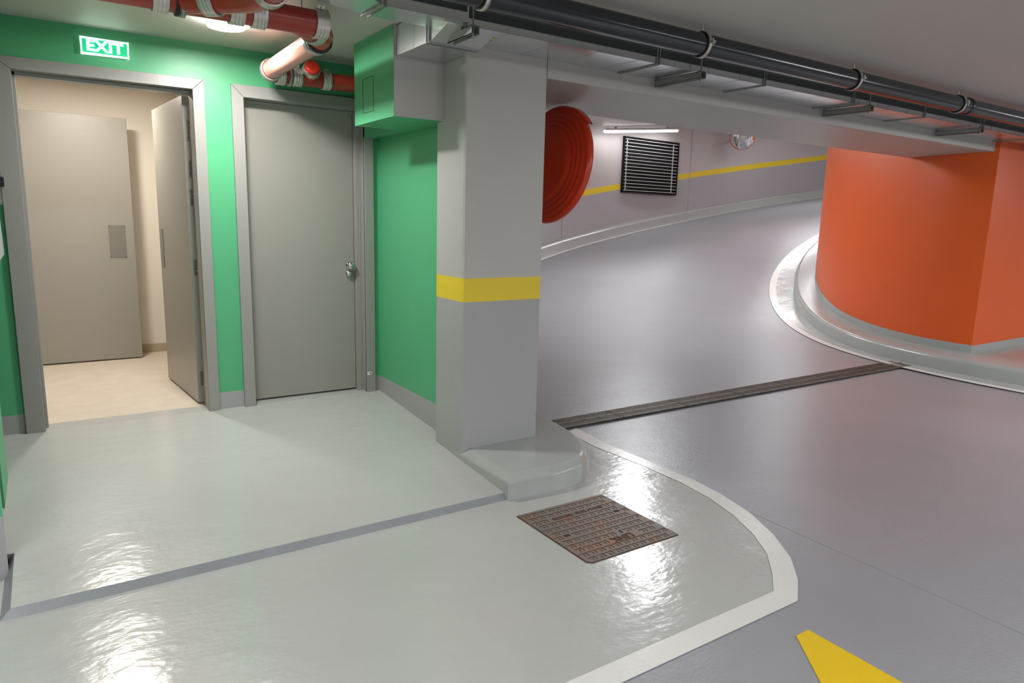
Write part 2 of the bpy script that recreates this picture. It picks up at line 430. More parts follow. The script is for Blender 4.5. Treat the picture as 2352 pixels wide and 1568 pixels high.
# ------------------------------------------------------------------ grey pillar with its kerb
pil = thing('pillar', 'pale grey square pillar with yellow band and rounded kerb foot', 'pillar', (2.16, 3.5, ZL))
b = MB()
def pil_sec(z0, z1, mi):
    r = .02
    pts = [(1.9+r, 3.344), (2.431-r*.4, 3.344), (2.431, 3.344+r*.4), (2.431, 4.268), (2.02, 4.268), (2.02, 3.672), (1.9, 3.672), (1.9, 3.344+r), (1.9+r*.3, 3.344+r*.3)]
    b.prism(pts, z0, z1, mi)
pil_sec(-.16, .829, 1); pil_sec(.829, .962, 2); pil_sec(.962, ZC, 0)
b.build('shaft', ['colup', 'collow', 'yellow'], pil)
b = MB()
ctrl = [(2.02,2.834),(2.17,2.826),(2.29,2.834),(2.39,2.858),(2.46,2.892),(2.52,2.94),(2.585,3.015),(2.64,3.10),(2.685,3.20),(2.72,3.32),(2.75,3.50),(2.77,3.66),(2.79,3.82),(2.79,4.0)]
sm_ = []
for i in range(1, len(ctrl)-2):
    p = [Vector(q+(0,)) for q in ctrl[i-1:i+3]]
    for k in range(3):
        t = k/3; v = .5*((2*p[1])+(p[2]-p[0])*t+(2*p[0]-5*p[1]+4*p[2]-p[3])*t*t+(3*p[1]-p[0]-3*p[2]+p[3])*t**3); sm_.append((v.x, v.y))
base = [(1.8985,3.44),(1.8985,2.846)]+sm_+[(2.79,3.82),(2.77,4.20),(2.50,4.20),(2.20,3.44)]
cx_, cy_ = 2.2, 3.4
def inset(pts, d):
    n = len(pts); out = []
    for i in range(n):
        p0 = Vector(pts[i-1]+(0,)); p = Vector(pts[i]+(0,)); p2 = Vector(pts[(i+1) % n]+(0,))
        a = (p-p0).normalized(); c = (p2-p).normalized()
        na = Vector((-a.y, a.x, 0)); nc = Vector((-c.y, c.x, 0))
        m = (na+nc); m.normalize(); m /= max(.5, m.dot(na))
        q = p+m*d; out.append((q.x, q.y))
    return out
rings = [(0, ZL-.01), (0, -.072), (.004, -.062), (.040, -.036), (.050, -.032)]
vs = []; n = len(base)
ins = [inset(base, d) for d, z in rings]
for (d, z), R in zip(rings, ins):
    for q in R: vs.append((q[0], q[1], z))
fs = []
for i in range(len(rings)-1):
    for k in range(n):
        a = i*n+k; c = i*n+(k+1) % n; fs.append((a, c, c+n, a+n))
fsm = [f_ for q_, f_ in enumerate(fs) if 2 <= q_ % n <= n-6]; fsh = [f_ for q_, f_ in enumerate(fs) if not 2 <= q_ % n <= n-6]
b.add(vs, fsm, 0, True); b.add(vs, fsh+[tuple((len(rings)-1)*n+k for k in range(n))], 0)
b.build('kerb', ['kerb'], pil)

# ------------------------------------------------------------------ walls
# rear wall, opening for the open door (-.114..0.785) and closed door (1.08..1.88)
b = MB()
def gwall(x0, x1, z0=-.02):
    b.box(x0, x1, YW, YW+.14, z0, .113, 1); b.box(x0, x1, YW, YW+.14, .113, ZC, 0)
gwall(-3.2, -.13); gwall(.80, 1.06); gwall(1.90, 2.3)
b.box(-.13, .80, YW, YW+.14, 2.03, ZC+.05, 0); b.box(1.06, 1.90, YW, YW+.14, 2.03, ZC, 0)
struct(b.build('wall_rear', ['green', 'greybase']), 'green rear wall with grey skirting')
# green side wall between rear wall and pillar
b = MB()
b.box(1.981, 2.30, 3.66, YW+.02, -.20, .114, 1); b.box(1.981, 2.30, 3.66, YW+.02, .114, ZC, 0)
struct(b.build('wall_right', ['green', 'greybase']), 'green side wall with grey skirting beside the pillar')
b = MB(); b.box(2.30, 2.74, 4.271, 4.42, ZL-.05, 3.3)
struct(b.build('wall_behind', ['wallup2']))
# left pier and the near corner block
b = MB()
b.box(-1.2, -.272, 3.76, 4.12, -.10, ZC, 0)
pp_ = [(-1.2, 3.215), (-.243, 3.215), (-.281, 3.75), (-1.2, 3.75)]; b.prism(pp_, ZL, .095, 1); b.prism(pp_, .095, ZC, 0)
struct(b.build('wall_left', ['green', 'greybase']), 'green wall corner at the left edge')
# hall enclosure, out of sight
b = MB()
b.box(-9, -8.8, -9, YW+.2, ZL, ZC, 0); b.box(-9, 15, -9, -8.8, ZL, ZC, 0); b.box(14.8, 15, -9, 5, ZL, ZC+1, 0); b.box(-9, -3.1, YW, YW+.15, ZL, ZC, 0)
struct(b.build('wall_front', ['wallup2']))
# ceiling of the hall
b = MB()
b.prism([(-9, -9), (15, -9), (15, 3.4), (8.0, 3.4), (8.0, 3.36), (2.1, 3.36), (2.1, 4.9), (-9, 4.9)], ZC, ZC+.25, 0)
struct(b.build('ceiling', ['ceil']), 'painted concrete ceiling')

# corridor shell
b = MB()
b.box(-1.7, -1.6, 4.85, 7.1, 0, 2.36, 0); b.box(1.02, 1.06, 4.898, 7.1, 0, 2.36, 0); b.box(-1.7, 1.1, 7.045, 7.15, 0, 2.36, 0)
b.box(-1.6, -.13, 4.898, 4.92, 0, 2.36, 0); b.box(.80, 1.02, 4.898, 4.92, 0, 2.36, 0); b.box(-.13, .80, 4.898, 4.92, 2.06, 2.36, 0)
struct(b.build('wall_corridor', ['cream']), 'cream corridor walls')
b = MB(); b.box(-1.7, 1.1, 4.9, 7.15, 2.345, 2.45)
struct(b.build('ceiling', ['cream']), 'cream corridor ceiling')
b = MB(); b.box(-1.6, 1.02, 7.032, 7.046, 0, .078)
struct(b.build('baseboard_corridor', ['skirt']), 'beige stone skirting')

# ------------------------------------------------------------------ doors
def frame_part(xl0, xl1, xr0, xr1, zt0, zt1, parent):
    # mitred architrave: left, right, head
    f = MB(); yf = YW-.022
    def trap(pts):
        n = 4; vs = [(x, yf, z) for x, z in pts]+[(x, YW+.002, z) for x, z in pts]
        f.add(vs, [(0,1,2,3), (7,6,5,4)]+[(i, n+i, n+(i+1) % n, (i+1) % n) for i in range(4)])
    g = .0012
    trap([(xl0, -.015), (xl1, -.015), (xl1, zt0-g), (xl0, zt1-g)])
    trap([(xr0, -.015), (xr1, -.015), (xr1, zt1-g), (xr0, zt0-g)])
    trap([(xl1, zt0), (xr0, zt0), (xr1, zt1), (xl0, zt1)])
    # linings
    f.box(xl1-.03, xl1, YW-.01, YW+.145, 0, zt0); f.box(xr0, xr0+.03, YW-.01, YW+.145, 0, zt0); f.box(xl1-.03, xr0+.03, YW-.01, YW+.145, zt0, zt0+.03)
    return f
d1 = struct(bpy.data.objects.new('door_1', None), 'open grey steel door, leaf swung into the corridor'); COL.objects.link(d1); d1.location = (.33, YW, 0)
f = frame_part(-.205, -.112, .785, .850, 2.024, 2.087, d1)
f.box(-.112, -.098, YW+.06, YW+.14, 0, 2.024); f.box(-.112, .785, YW+.06, YW+.14, 2.004, 2.024)
f.build('door_frame', ['frame'], d1, bevel=.002)
# leaf
hp = Vector((.752, 4.945, 0)); a = math.radians(94.6); dx = Vector((math.cos(a), math.sin(a), 0)); dn = Vector((dx.y, -dx.x, 0))  # dn towards +X
b = MB(); c = hp+dx*.444+dn*.026+Vector((0, 0, 1.012)); b.obox(c, dx, dn, (0, 0, 1), .444, .026, .998)
leaf = b.build('door_leaf', ['door'], d1, bevel=.002)
b = MB(); c = hp+dx*.80+Vector((0, 0, 1.02)); b.obox(c-dn*.0015, dx, dn, (0, 0, 1), .045, .003, .14)
b.build('push_plate', ['satin'], leaf, bevel=.001)
for zz, L, nm in ((1.80, .065, 'closer_plate'), (1.56, .05, 'hinge'), (1.38, .05, 'label_plate'), (.93, .05, 'hinge'), (.18, .05, 'hinge')):
    b = MB(); c = hp+dn*.026-dx*.002+Vector((0, 0, zz)); b.obox(c+dn*.006, dn, dx, (0, 0, 1), .018, .003, L)
    for k in (-.7, -.25, .25, .7): b.obox(c+dn*(.006+.006*(1 if k > 0 else -1))-dx*.003+Vector((0, 0, k*L)), dn, dx, (0, 0, 1), .0025, .001, .0025, 1)
    if nm == 'hinge': b.tube(c+dn*.030-dx*.004+Vector((0, 0, -L)), c+dn*.030-dx*.004+Vector((0, 0, L)), .006, 10)
    b.build(nm, ['steel', 'dark'], leaf)

d2 = struct(bpy.data.objects.new('door_2', None), 'closed grey steel door beside the green side wall'); COL.objects.link(d2); d2.location = (1.48, YW, 0)
f = frame_part(1.008, 1.080, 1.878, 1.945, 2.010, 2.084, d2)
f.box(1.080, 1.098, YW+.09, YW+.14, 0, 2.010); f.box(1.838, 1.878, YW+.062, YW+.14, 0, 2.010); f.box(1.08, 1.878, YW+.09, YW+.14, 1.992, 2.010)
f.build('door_frame', ['frame'], d2, bevel=.002)
b = MB(); b.box(1.083, 1.836, YW+.10, YW+.15, .012, 2.0)
leaf2 = b.build('door_leaf', ['door'], d2, bevel=.002)
b = MB(); b.box(1.06, 1.90, YW+.14, YW+.16, -.02, .02); b.box(1.06, 1.90, YW+.16, YW+.2, -.02, 2.1); b.build('threshold_gap', ['dark'], d2)
b = MB(); b.profile((1.795, YW+.10, .933), (0, -1, 0), [(0, .024), (.006, .024), (.008, .013), (.035, .012), (.042, .024), (.05, .028), (.062, .029), (.07, .025), (.074, .012), (.075, 0)], 28)
b.build('door_knob', ['steel'], leaf2)
b = MB(); b.profile((1.795, YW+.10, .872), (0, -1, 0), [(0, .027), (.008, .027), (.011, .022), (.02, .021), (.024, .017), (.024, 0)], 28)
b.box(1.792, 1.798, YW+.070, YW+.077, .860, .884)
b.build('lock_cylinder', ['steel'], leaf2)
b = MB(); b.box(1.880, 1.912, YW-.0235, YW-.022, .128, .152, 0)
b.add([(1.902+.006*math.cos(k*PI/6), YW-.0238, .140+.006*math.sin(k*PI/6)) for k in range(12)], [tuple(range(12))], 1)
b.build('sticker', ['whiteink', 'redink'], d2)['label'] = 'small white sticker with red dot near the foot of the frame'

d3 = struct(bpy.data.objects.new('door_3', None), 'grey door at the back of the corridor'); COL.objects.link(d3); d3.location = (.2, 6.8, 0)
b = MB(); b.box(-.22, .598, 6.785, 6.835, .012, 2.040)
leaf3 = b.build('door_leaf', ['door'], d3, bevel=.002)
b = MB(); b.box(.408, .534, 6.782, 6.786, .886, 1.160)
for sx in (.415, .527):
    for sz in (.893, 1.153): b.obox((sx, 6.7815, sz), (1, 0, 0), (0, 1, 0), (0, 0, 1), .003, .001, .003, 1)
b.build('push_plate', ['satin', 'dark'], leaf3, bevel=.001)
b = MB(); b.box(-.30, -.222, 6.76, 7.04, 0, 2.1)
b.build('door_frame', ['frame'], d3)

# ------------------------------------------------------------------ green boxed-in shaft under the ceiling
sh = thing('duct_casing', 'green boxed duct casing under the ceiling beside the pillar', 'casing', (1.79, 3.9, 1.83))
b = MB()
b.box(1.600, 1.98, 3.605, 4.180, 1.83, ZC-.001, 0); b.box(1.878, 1.98, 4.180, YW-.001, 1.83, ZC-.001, 0)
b.add([(1.601,3.604,1.8305),(1.98,3.604,1.8305),(1.98,3.604,ZC-.001),(1.601,3.604,ZC-.001)], [(0,1,2,3)], 1)
b.build('casing', ['green', 'colup'], sh)
b = MB()
for (y0, y1, z0, z1) in ((3.885, 4.045, 1.888, 1.890), (3.885, 4.045, 2.078, 2.080), (3.885, 3.887, 1.888, 2.080), (4.043, 4.045, 1.888, 2.080)):
    b.box(1.5985, 1.6005, y0, y1, z0, z1)
b.build('access_panel', [M['dark']], sh)

# ------------------------------------------------------------------ exit sign
ex = thing('exit_sign', 'lit green EXIT sign above the open door', 'sign', (.335, YW, 2.19))
b = MB(); x0, x1, z0, z1 = .219, .455, 2.150, 2.237; yf = YW-.030
w = .0075
b.box(x0, x1, yf, YW, z0, z0+w); b.box(x0, x1, yf, YW, z1-w, z1); b.box(x0, x0+w, yf, YW, z0, z1); b.box(x1-w, x1, yf, YW, z0, z1)
b.build('frame', ['exitf'], ex, bevel=.002)
b = MB(); b.box(x0+w, x1-w, yf+.006, YW-.002, z0+w, z1-w); b.build('panel', ['exitg'], ex)
mt = Matrix.Translation((.337, yf+.005, 2.1935)) @ Matrix.Rotation(PI/2, 4, 'X')
text_mesh('lettering', 'EXIT', .079, .001, 'exitw', ex, mt @ Matrix.Diagonal((1.10, 1, 1, 1)), bold=.0022)

# notices at the left edge
b = MB(); b.box(-.42, -.197, YW-.012, YW, 1.305, 1.40)
tag(b.build('notice_plate', ['whiteink']), 'small grey notice plate at the left edge', 'sign')
b = MB(); b.box(-.42, -.190, YW-.05, YW, 1.402, 1.452)
tag(b.build('call_point', ['rubber']), 'small black box on the green wall at the left edge', 'box')
b = MB(); pts = [(-.46, 1.0), (-.245, 1.0), (-.222, 1.035), (-.226, 1.235), (-.46, 1.26)]
b.add([(x, YW-.01, z) for x, z in pts]+[(x, YW, z) for x, z in pts], [(0,1,2,3,4), (9,8,7,6,5)]+[(i, 5+i, 5+(i+1) % 5, (i+1) % 5) for i in range(5)])
tag(b.build('notice_board', ['whiteink']), 'pale notice board below the black box at the left edge', 'sign')

# ------------------------------------------------------------------ lamps
def round_lamp(x, y, z, r, label, dm, power, col):
    t = thing('ceiling_lamp', label, 'lamp', (x, y, z))
    b = MB(); b.profile((x, y, z), (0, 0, -1), [(0, r+.004), (.030, r+.006), (.038, r+.004), (.040, r)], 40); b.build('rim', ['white'], t)
    b = MB(); b.add([(x+r*math.cos(k*PI/20), y+r*math.sin(k*PI/20), z-.0395) for k in range(40)], [tuple(reversed(range(40)))]); b.build('diffuser', [dm], t)
    l = bpy.data.lights.new('lamp_light', 'AREA'); l.shape = 'DISK'; l.size = 2*r; l.energy = power; l.color = col
    o = bpy.data.objects.new('lamp_light', l); COL.objects.link(o); o.location = (x, y, z-.044)
    return t
def tube_lamp(p0, p1, label, power, drop=.07, group=None, dm='tube'):
    p0 = Vector(p0); p1 = Vector(p1); m = (p0+p1)/2; d = (p1-p0); L = d.length; d.normalize()
    side = Vector((0, 0, 1)).cross(d).normalized(); up = d.cross(side)
    t = thing('tube_lamp', label, 'lamp', m, group)
    b = MB(); b.obox(m+up*.022, d, side, up, L/2-.02, .045, .018); 
    for k in (-.45, -.22, 0, .22, .45): b.obox(m+d*L*k+up*(.04), d, side, up, .012, .05, .006)
    for k in (-.35, .35): b.obox(m+d*L*k+up*(.04+drop/2), d, side, up, .02, .02, drop/2)
    b.build('housing', ['tube_grey'], t)
    b = MB(); b.sweep([p0-up*.012, p0+d*.03-up*.012, p1-d*.03-up*.012, p1-up*.012], [.018, .034, .034, .018], 16); b.build('diffuser', [dm], t)
    l = bpy.data.lights.new('tube_light', 'AREA'); l.shape = 'RECTANGLE'; l.size = L; l.size_y = .08; l.energy = power; l.color = (.97, .98, 1)
    o = bpy.data.objects.new('tube_light', l); COL.objects.link(o)
    o.matrix_world = Matrix.Translation(m-up*.055) @ Matrix((d, side, up)).transposed().to_4x4()
    return t
round_lamp(.862, 4.105, ZC, .095, 'bright round ceiling lamp under the red pipes', 'lamp', 15, (1, .985, .95))
round_lamp(.26, 5.95, 2.345, .10, 'round corridor ceiling lamp beyond the open door', 'lampw', 15, (1, .93, .84))
tube_lamp((9.92,11.56,3.17), (12.38,11.80,3.42), 'lit tube lamp above the wall grille on the far curved wall', 9, .04, None, 'tube3')
G = 'tube lamps hung along the ramp ceiling, the weakest one added and unseen'
for t_, r_ in ((.55, 7.0), (.90, 7.0), (1.42, 5.35), (1.88, 7.6), (2.4, 6.5)):  # the weakest of these is an added unseen lamp brightening the far ramp
    pw_ = {1.88: 13, 1.42: 18}.get(t_, 29); c = Vector(pol(t_, r_, zceil(t_)-.08)); dv = Vector((math.sin(t_), math.cos(t_), (zceil(t_+.05)-zceil(t_-.05))/(.1*7))).normalized()*.75
    tube_lamp(c-dv, c+dv, 'tube lamp on the ramp ceiling behind the beam (the weakest one is added and unseen)', pw_, .03, G, 'tube2')
G2 = 'added unseen fill tube lamps on the ceiling of the garage aisle'  # unseen aisle lamps, added as general fill light
for (x, y, dx_, dy_, pw) in ((-1.6, .2, .75, 0, 42), (-1.0, -3.2, .75, 0, 70), (2.6, -2.2, .75, 0, 60), (7.2, -2.2, .75, 0, 70), (6.4, .7, .75, 0, 14), (11.5, .6, .75, 0, 40)):
    tube_lamp((x-dx_, y-dy_, ZC-.06), (x+dx_, y+dy_, ZC-.06), 'added unseen fill tube lamp on the garage aisle ceiling', pw, .01, G2)

# detector
sd = thing('smoke_detector', 'small round detector on the ceiling above the exit sign', 'detector', (.314, 4.177, ZC))
b = MB(); b.profile((.314, 4.177, ZC), (0, 0, -1), [(0, .042), (.010, .042), (.014, .034), (.024, .028), (.026, .012), (.026, 0)], 28); b.build('base', ['white'], sd)

# ------------------------------------------------------------------ red pipes
PM = Vector((0, 3.25, 2.14)); R1 = .0555
def collar(b, c, ax, r, w=.055, mi=0):
    c = Vector(c); h = w/2
    prof = [(-h, r+.001), (-h, r+.007)]
    for k in range(4):
        s = -h+w*(k+.0)/4; prof += [(s+.002, r+.0095), (s+w/8, r+.0065), (s+w/4-.002, r+.0095)]
    prof += [(h, r+.007), (h, r+.001)]
    b.profile(c, ax, prof, 36, mi)
def bolt(b, c, ax, side, r, mi=0):
    c = Vector(c); side = Vector(side).normalized(); ax = Vector(ax).normalized()
    p = c+side*(r+.014); t = side.cross(ax)
    b.obox(p, ax, side, t, .014, .008, .004, mi); b.tube(p-t*.016, p+t*.016, .004, 8, mi)
rp = thing('drain_pipe', 'red cast iron pipe with steel collars running above the round lamp', 'pipe', (.5, 3.25, 2.14))
b = MB(); b.tube((-1.2, PM.y, PM.z), (1.118, PM.y, PM.z), R1, 40); b.build('main_pipe', ['red'], rp)
for x_ in (.435, .815, 1.085, .725):
    b = MB(); collar(b, (x_, PM.y, PM.z), (1, 0, 0), R1, .06); bolt(b, (x_, PM.y, PM.z), (1, 0, 0), (0, -.35, 1), R1); b.build('collar', ['collar'], rp)
b = MB(); b.profile((.505, PM.y, PM.z), (1, 0, 0), [(-.016, R1), (-.016, R1+.012), (-.004, R1+.012), (-.004, R1)], 36); b.profile((.505, PM.y, PM.z), (1, 0, 0), [(.002, R1), (.002, R1+.014), (.020, R1+.014), (.020, R1)], 36, 1)
b.tube((.505, PM.y, PM.z+R1), (.505, PM.y, ZC), .005, 8, 1); b.build('hanger', ['rubber', 'zincb'], rp)
b = MB(); b.tube((1.005, PM.y, PM.z), (1.005, PM.y, ZC), .003, 8); b.build('hanger_rod', ['zincb'], rp)
# branch towards the camera
b = MB(); q0 = Vector((.50, 3.25, 2.14)); q1 = Vector((.665, 3.10, 2.135)); q2 = Vector((.735, 3.00, 2.13)); q3 = Vector((.76, 2.90, 2.128)); q4 = Vector((.77, 2.1, 2.12))
b.sweep([q0, q1, q2, q3, q4], [R1, R1, R1, R1, R1], 36); br = b.build('branch_pipe', ['red'], rp)
b = MB(); collar(b, (q0+q1*2)/3, q1-q0, R1+.001, .06); b.build('collar', ['collar'], br)
b = MB(); collar(b, q3+Vector((.002, -.05, 0)), q4-q3, R1+.001, .05); b.build('collar', ['collar'], br)
# wye and pipe towards the rear wall
b = MB(); w0 = Vector((.96, 3.25, 2.14)); w1 = Vector((1.10, 3.385, 2.143)); w2 = Vector((1.165, 3.47, 2.146)); w3 = Vector((1.182, 3.55, 2.148)); w4 = Vector((1.185, 3.62, 2.149))
b.sweep([w0, w1, w2, w3, w4], R1, 36); b.build('branch_bend', ['red'], rp)
b = MB(); collar(b, w1, w1-w0, R1, .05); b.build('collar', ['collar'], rp)
b = MB(); b.profile(w3+Vector((0, .01, 0)), (0, 1, 0), [(-.012, R1), (-.012, R1+.011), (.010, R1+.011), (.010, R1)], 36); b.build('gasket', ['rubber'], rp)
b = MB(); collar(b, w4, (0, 1, 0), R1, .04); b.build('collar', ['collar'], rp)
R2 = .0515
b = MB(); b.tube((1.185, 3.62, 2.149), (1.19, 4.50, 2.149), R1-.002, 40); b.build('cross_pipe', ['redpale'], rp)
b = MB(); b.sweep([(1.19, 4.46, 2.149), (1.192, 4.52, 2.149), (1.205, 4.565, 2.149), (1.235, 4.592, 2.149), (1.28, 4.60, 2.149), (1.33, 4.60, 2.149)], [R1, R1, R1-.001, R1-.002, R2, R2], 36); b.build('elbow', ['red'], rp)
b = MB(); collar(b, (1.190, 4.485, 2.149), (0, 1, 0), R1, .035); b.build('collar', ['collar'], rp)
b = MB(); collar(b, (1.275, 4.60, 2.149), (1, 0, 0), R2+.002, .05); b.build('collar', ['collar'], rp)
b = MB(); b.tube((1.30, 4.60, 2.149), (1.97, 4.60, 2.149), R2, 40); lp = b.build('rear_pipe', ['red'], rp)
b = MB(); collar(b, (1.375, 4.60, 2.149), (1, 0, 0), R2, .06); bolt(b, (1.375, 4.60, 2.149), (1, 0, 0), (0, -.3, 1), R2); b.build('collar', ['collar'], rp)
b = MB(); b.profile((1.335, 4.60, 2.149), (1, 0, 0), [(-.012, R2), (-.012, R2+.013), (.004, R2+.013), (.004, R2)], 36); b.tube((1.335, 4.60, 2.2), (1.335, 4.60, ZC), .004, 8); b.build('hanger', ['zincb'], rp)
b = MB(); collar(b, (1.565, 4.60, 2.149), (1, 0, 0), R2, .055); bolt(b, (1.565, 4.60, 2.149), (1, 0, 0), (0, -.3, 1), R2); b.build('collar', ['collar'], rp)
td = Vector((.02, -.86, .50)).normalized(); tc = Vector((1.450, 4.60, 2.149))
b = MB(); b.sweep([tc, tc+td*.085], [.046, .046], 32); tb = b.build('tee_branch', ['redcap'], rp)
b = MB(); collar(b, tc+td*.075, td, .046, .032); b.build('collar', ['collar'], tb)
b = MB(); b.profile(tc, td, [(.088, .047), (.112, .047), (.118, .044), (.120, .038), (.119, 0)], 36)
u_ = td.cross(Vector((1, 0, 0))).normalized(); s_ = td.cross(u_)
for i_ in range(3):
    for j_ in range(4):
        if (i_+j_) % 3 != 2: b.obox(tc+td*.1195+u_*(.012*(i_-1))+s_*(.011*(j_-1.5)), s_, u_, td, .0035, .0012+.002*(j_ % 2), .0012)
b.build('end_cap', ['redcap'], tb)

# ------------------------------------------------------------------ sheet metal ducts
DZ0, DZ1 = 2.19, 2.292
du = thing('air_duct', 'galvanised rectangular air duct running along the beam', 'duct', (3, 3.15, DZ0))
FL = [1.70, 2.97, 3.93, 4.95, 5.97, 7.0, 8.02]
b = MB(); b.box(1.70, 8.09, 3.02, 3.342, DZ0, DZ1); b.box(8.09, 14, 3.02, 3.29, DZ0, DZ1)
b.build('duct_section', ['zinc'], du)
b = MB(); b.box(1.69, 14, 3.0165, 3.021, 2.226, DZ1); b.box(1.30, 1.69, 2.9715, 2.976, 2.236, DZ1)  # thin dark strips put the shade band onto the duct front
b.build('shade_strip', ['duct_shade'], du)
b = MB(); b.box(1.268, 1.70, 2.975, 3.165, DZ0+.001, DZ1)
b.prism([(-1.5, 2.6), (1.0, 2.74), (1.268, 2.975), (1.268, 3.165), (1.0, 3.085), (-1.5, 3.0)], DZ0+.002, DZ1, 0)
b.build('duct_section', ['zinc'], du)
for x_ in FL:
    b = MB(); y0 = 3.012; 
    for o_ in (-.010, .010): b.box(x_+o_-.0025, x_+o_+.0025, y0, 3.343 if x_ < 8.05 else 3.28, DZ0-.006, DZ1)
    b.build('duct_flange', ['zincb'], du)
b = MB()
for o_ in (-.014, .016): b.obox((1.268+o_, 3.07, 2.24), (1, 0, 0), (0, 1, 0), (0, 0, 1), .004, .108, .056)
b.build('duct_flange', ['zincb'], du)
b = MB()
for k_ in range(22):
    x_ = 1.95+k_*.29
    if min(abs(x_-q) for q in FL) > .06:
        b = MB(); b.box(x_-.0025, x_+.0025, 3.0165, 3.342 if x_ < 8 else 3.28, DZ0-.0018, 2.225); b.build('duct_seam', ['zinc'], du)
# branch into the casing
b = MB(); b.box(1.617, 1.895, 3.20, 3.603, 2.141, 2.292); b.prism([(1.617, 3.03), (1.70, 3.03), (1.895, 3.03), (1.895, 3.2), (1.617, 3.2)], lambda x, y: 2.141 if y > 3.15 else 2.188, 2.292)
b.build('branch_duct', ['zinc'], du)
b = MB(); b.box(1.606, 1.896, 3.205, 3.213, 2.131, 2.292); b.box(1.606, 1.896, 3.228, 3.236, 2.131, 2.292); b.build('duct_flange', ['zincb'], du)
b = MB(); b.box(1.6155, 1.6175, 3.39, 3.398, 2.139, 2.292); b.build('duct_crease', ['zinc'], du)
b = MB(); b.obox((1.925, 3.14, 2.1875), (.9, .3, 0), (-.3, .9, 0), (0, 0, 1), .022, .014, .001); b.build('paper_tag', ['tag'], du)
b = MB(); b.obox((1.60, 3.60, 2.2), (1, 0, 0), (0, 1, 0), (0, 0, 1), .0, .0, .0)
# support channels
def channel(x_, y0, y1, label, zt=2.181):
    t = thing('duct_support', label, 'bracket', (x_, (y0+y1)/2, zt-.04), None)
    b = MB(); b.box(x_-.021, x_+.021, y0, y1, zt-.003, zt); b.box(x_-.021, x_-.018, y0, y1, zt-.04, zt); b.box(x_+.018, x_+.021, y0, y1, zt-.04, zt)
    b.box(x_-.021, x_-.010, y0, y1, zt-.04, zt-.037); b.box(x_+.010, x_+.021, y0, y1, zt-.04, zt-.037)
    b.build('channel', ['zincb'], t)
    for yy in (y0+.022, ):
        b = MB(); b.tube((x_, yy, zt-.055), (x_, yy, ZC), .004, 8); b.tube((x_, yy, zt-.052), (x_, yy, zt-.043), .009, 6); b.tube((x_, yy, zt), (x_, yy, zt+.007), .009, 6); b.build('threaded_rod', ['zincb'], t)
    return t
channel(3.285, 2.955, 3.335, 'steel support channel under the duct, nearest the grey pillar on its right')
channel(5.10, 2.955, 3.335, 'middle steel support channel under the duct, above the ramp opening')
channel(6.86, 2.955, 3.335, 'steel support channel under the duct just before the orange core')
channel(8.62, 2.955, 3.285, 'steel support channel at the right edge in front of the orange wall')
channel(1.725, 2.955, 3.195, 'steel support channel below the duct branch beside the green casing')

# ------------------------------------------------------------------ black pipe
bp = thing('black_pipe', 'long glossy black plastic pipe hung under the ceiling', 'pipe', (3, 2.62, 2.207))
b = MB(); b.tube((-2, 2.62, 2.207), (14, 2.62, 2.207), .0555, 48); b.build('pipe', ['black'], bp)
b = MB(); b.profile((5.78, 2.62, 2.207), (1, 0, 0), [(-.02, .056), (-.018, .0615), (.018, .0615), (.02, .056)], 40); b.build('pipe_joint', ['black'], bp)
for x_ in (.15, 1.56, 2.88, 4.265, 5.63, 7.05):
    cl = MB(); cl.profile((x_, 2.62, 2.207), (1, 0, 0), [(-.014, .056), (-.014, .0625), (.014, .0625), (.014, .056)], 40)
    c_ = cl.build('clamp_liner', ['rubber'], bp)
    cl = MB(); cl.profile((x_, 2.62, 2.207), (1, 0, 0), [(-.010, .0627), (-.010, .066), (.010, .066), (.010, .0627)], 40)
    for sgn in (-1,): 
        cl.obox((x_, 2.62+sgn*.075, 2.211), (1, 0, 0), (0, 1, 0), (0, 0, 1), .010, .011, .002); cl.obox((x_, 2.62+sgn*.075, 2.203), (1, 0, 0), (0, 1, 0), (0, 0, 1), .010, .011, .002)
        cl.tube((x_, 2.62+sgn*.077, 2.190), (x_, 2.62+sgn*.077, 2.225), .004, 8)
    cl.tube((x_, 2.62, 2.27), (x_, 2.62, ZC), .006, 10)
    cl.build('clamp', ['collar'], bp)

# ------------------------------------------------------------------ convex mirror seen from behind, beside the pillar
def convex_mirror(c, n, D, label, arm_to):
    c = Vector(c); n = Vector(n).normalized(); R = D/2
    t = thing('convex_mirror', label, 'mirror', c)
    b = MB()   # back shell
    prof = [(-.075, 0), (-.075, .05), (-.072, .055), (-.070, .30*R), (-.064, .55*R), (-.060, .64*R), (-.044, .665*R), (-.050, .70*R), (-.052, .72*R), (-.034, .745*R), (-.040, .78*R), (-.042, .80*R), (-.022, .825*R), (-.028, .86*R), (-.030, .88*R), (-.010, .905*R), (-.014, .94*R), (-.010, .965*R), (0, R), (.028, R), (.03, R*.985), (.02, R*.965)]
    b.profile(c, n, prof, 72); b.build('back_shell', ['redplastic'], t)
    b = MB()
    b.profile(c, n, [(.018, .975*R), (.035, .85*R), (.058, .6*R), (.072, .35*R), (.078, .12*R), (.079, 0)], 72); b.build('mirror_face', ['mirror'], t)
    b = MB()   # hood
    b.profile(c, n, [(.0, R+.001), (.0, R+.007), (.020, R+.010), (.055, R+.012), (.055, R+.009), (.020, R+.004), (.0, R+.001)], 48, arc=(-.86, .86)); b.build('hood', ['redplastic'], t)
    b = MB(); a0 = c-n*.07; b.tube(a0+n*.01, a0-n*.05, .022, 16); b.sweep([a0-n*.045, (a0+Vector(arm_to))/2+Vector((0, 0, .0)), arm_to], .016, 12); b.build('bracket', ['redplastic'], t)
    return t
nm = Vector((math.sin(math.radians(88))*math.cos(math.radians(8)), math.cos(math.radians(88))*math.cos(math.radians(8)), -math.sin(math.radians(8))))
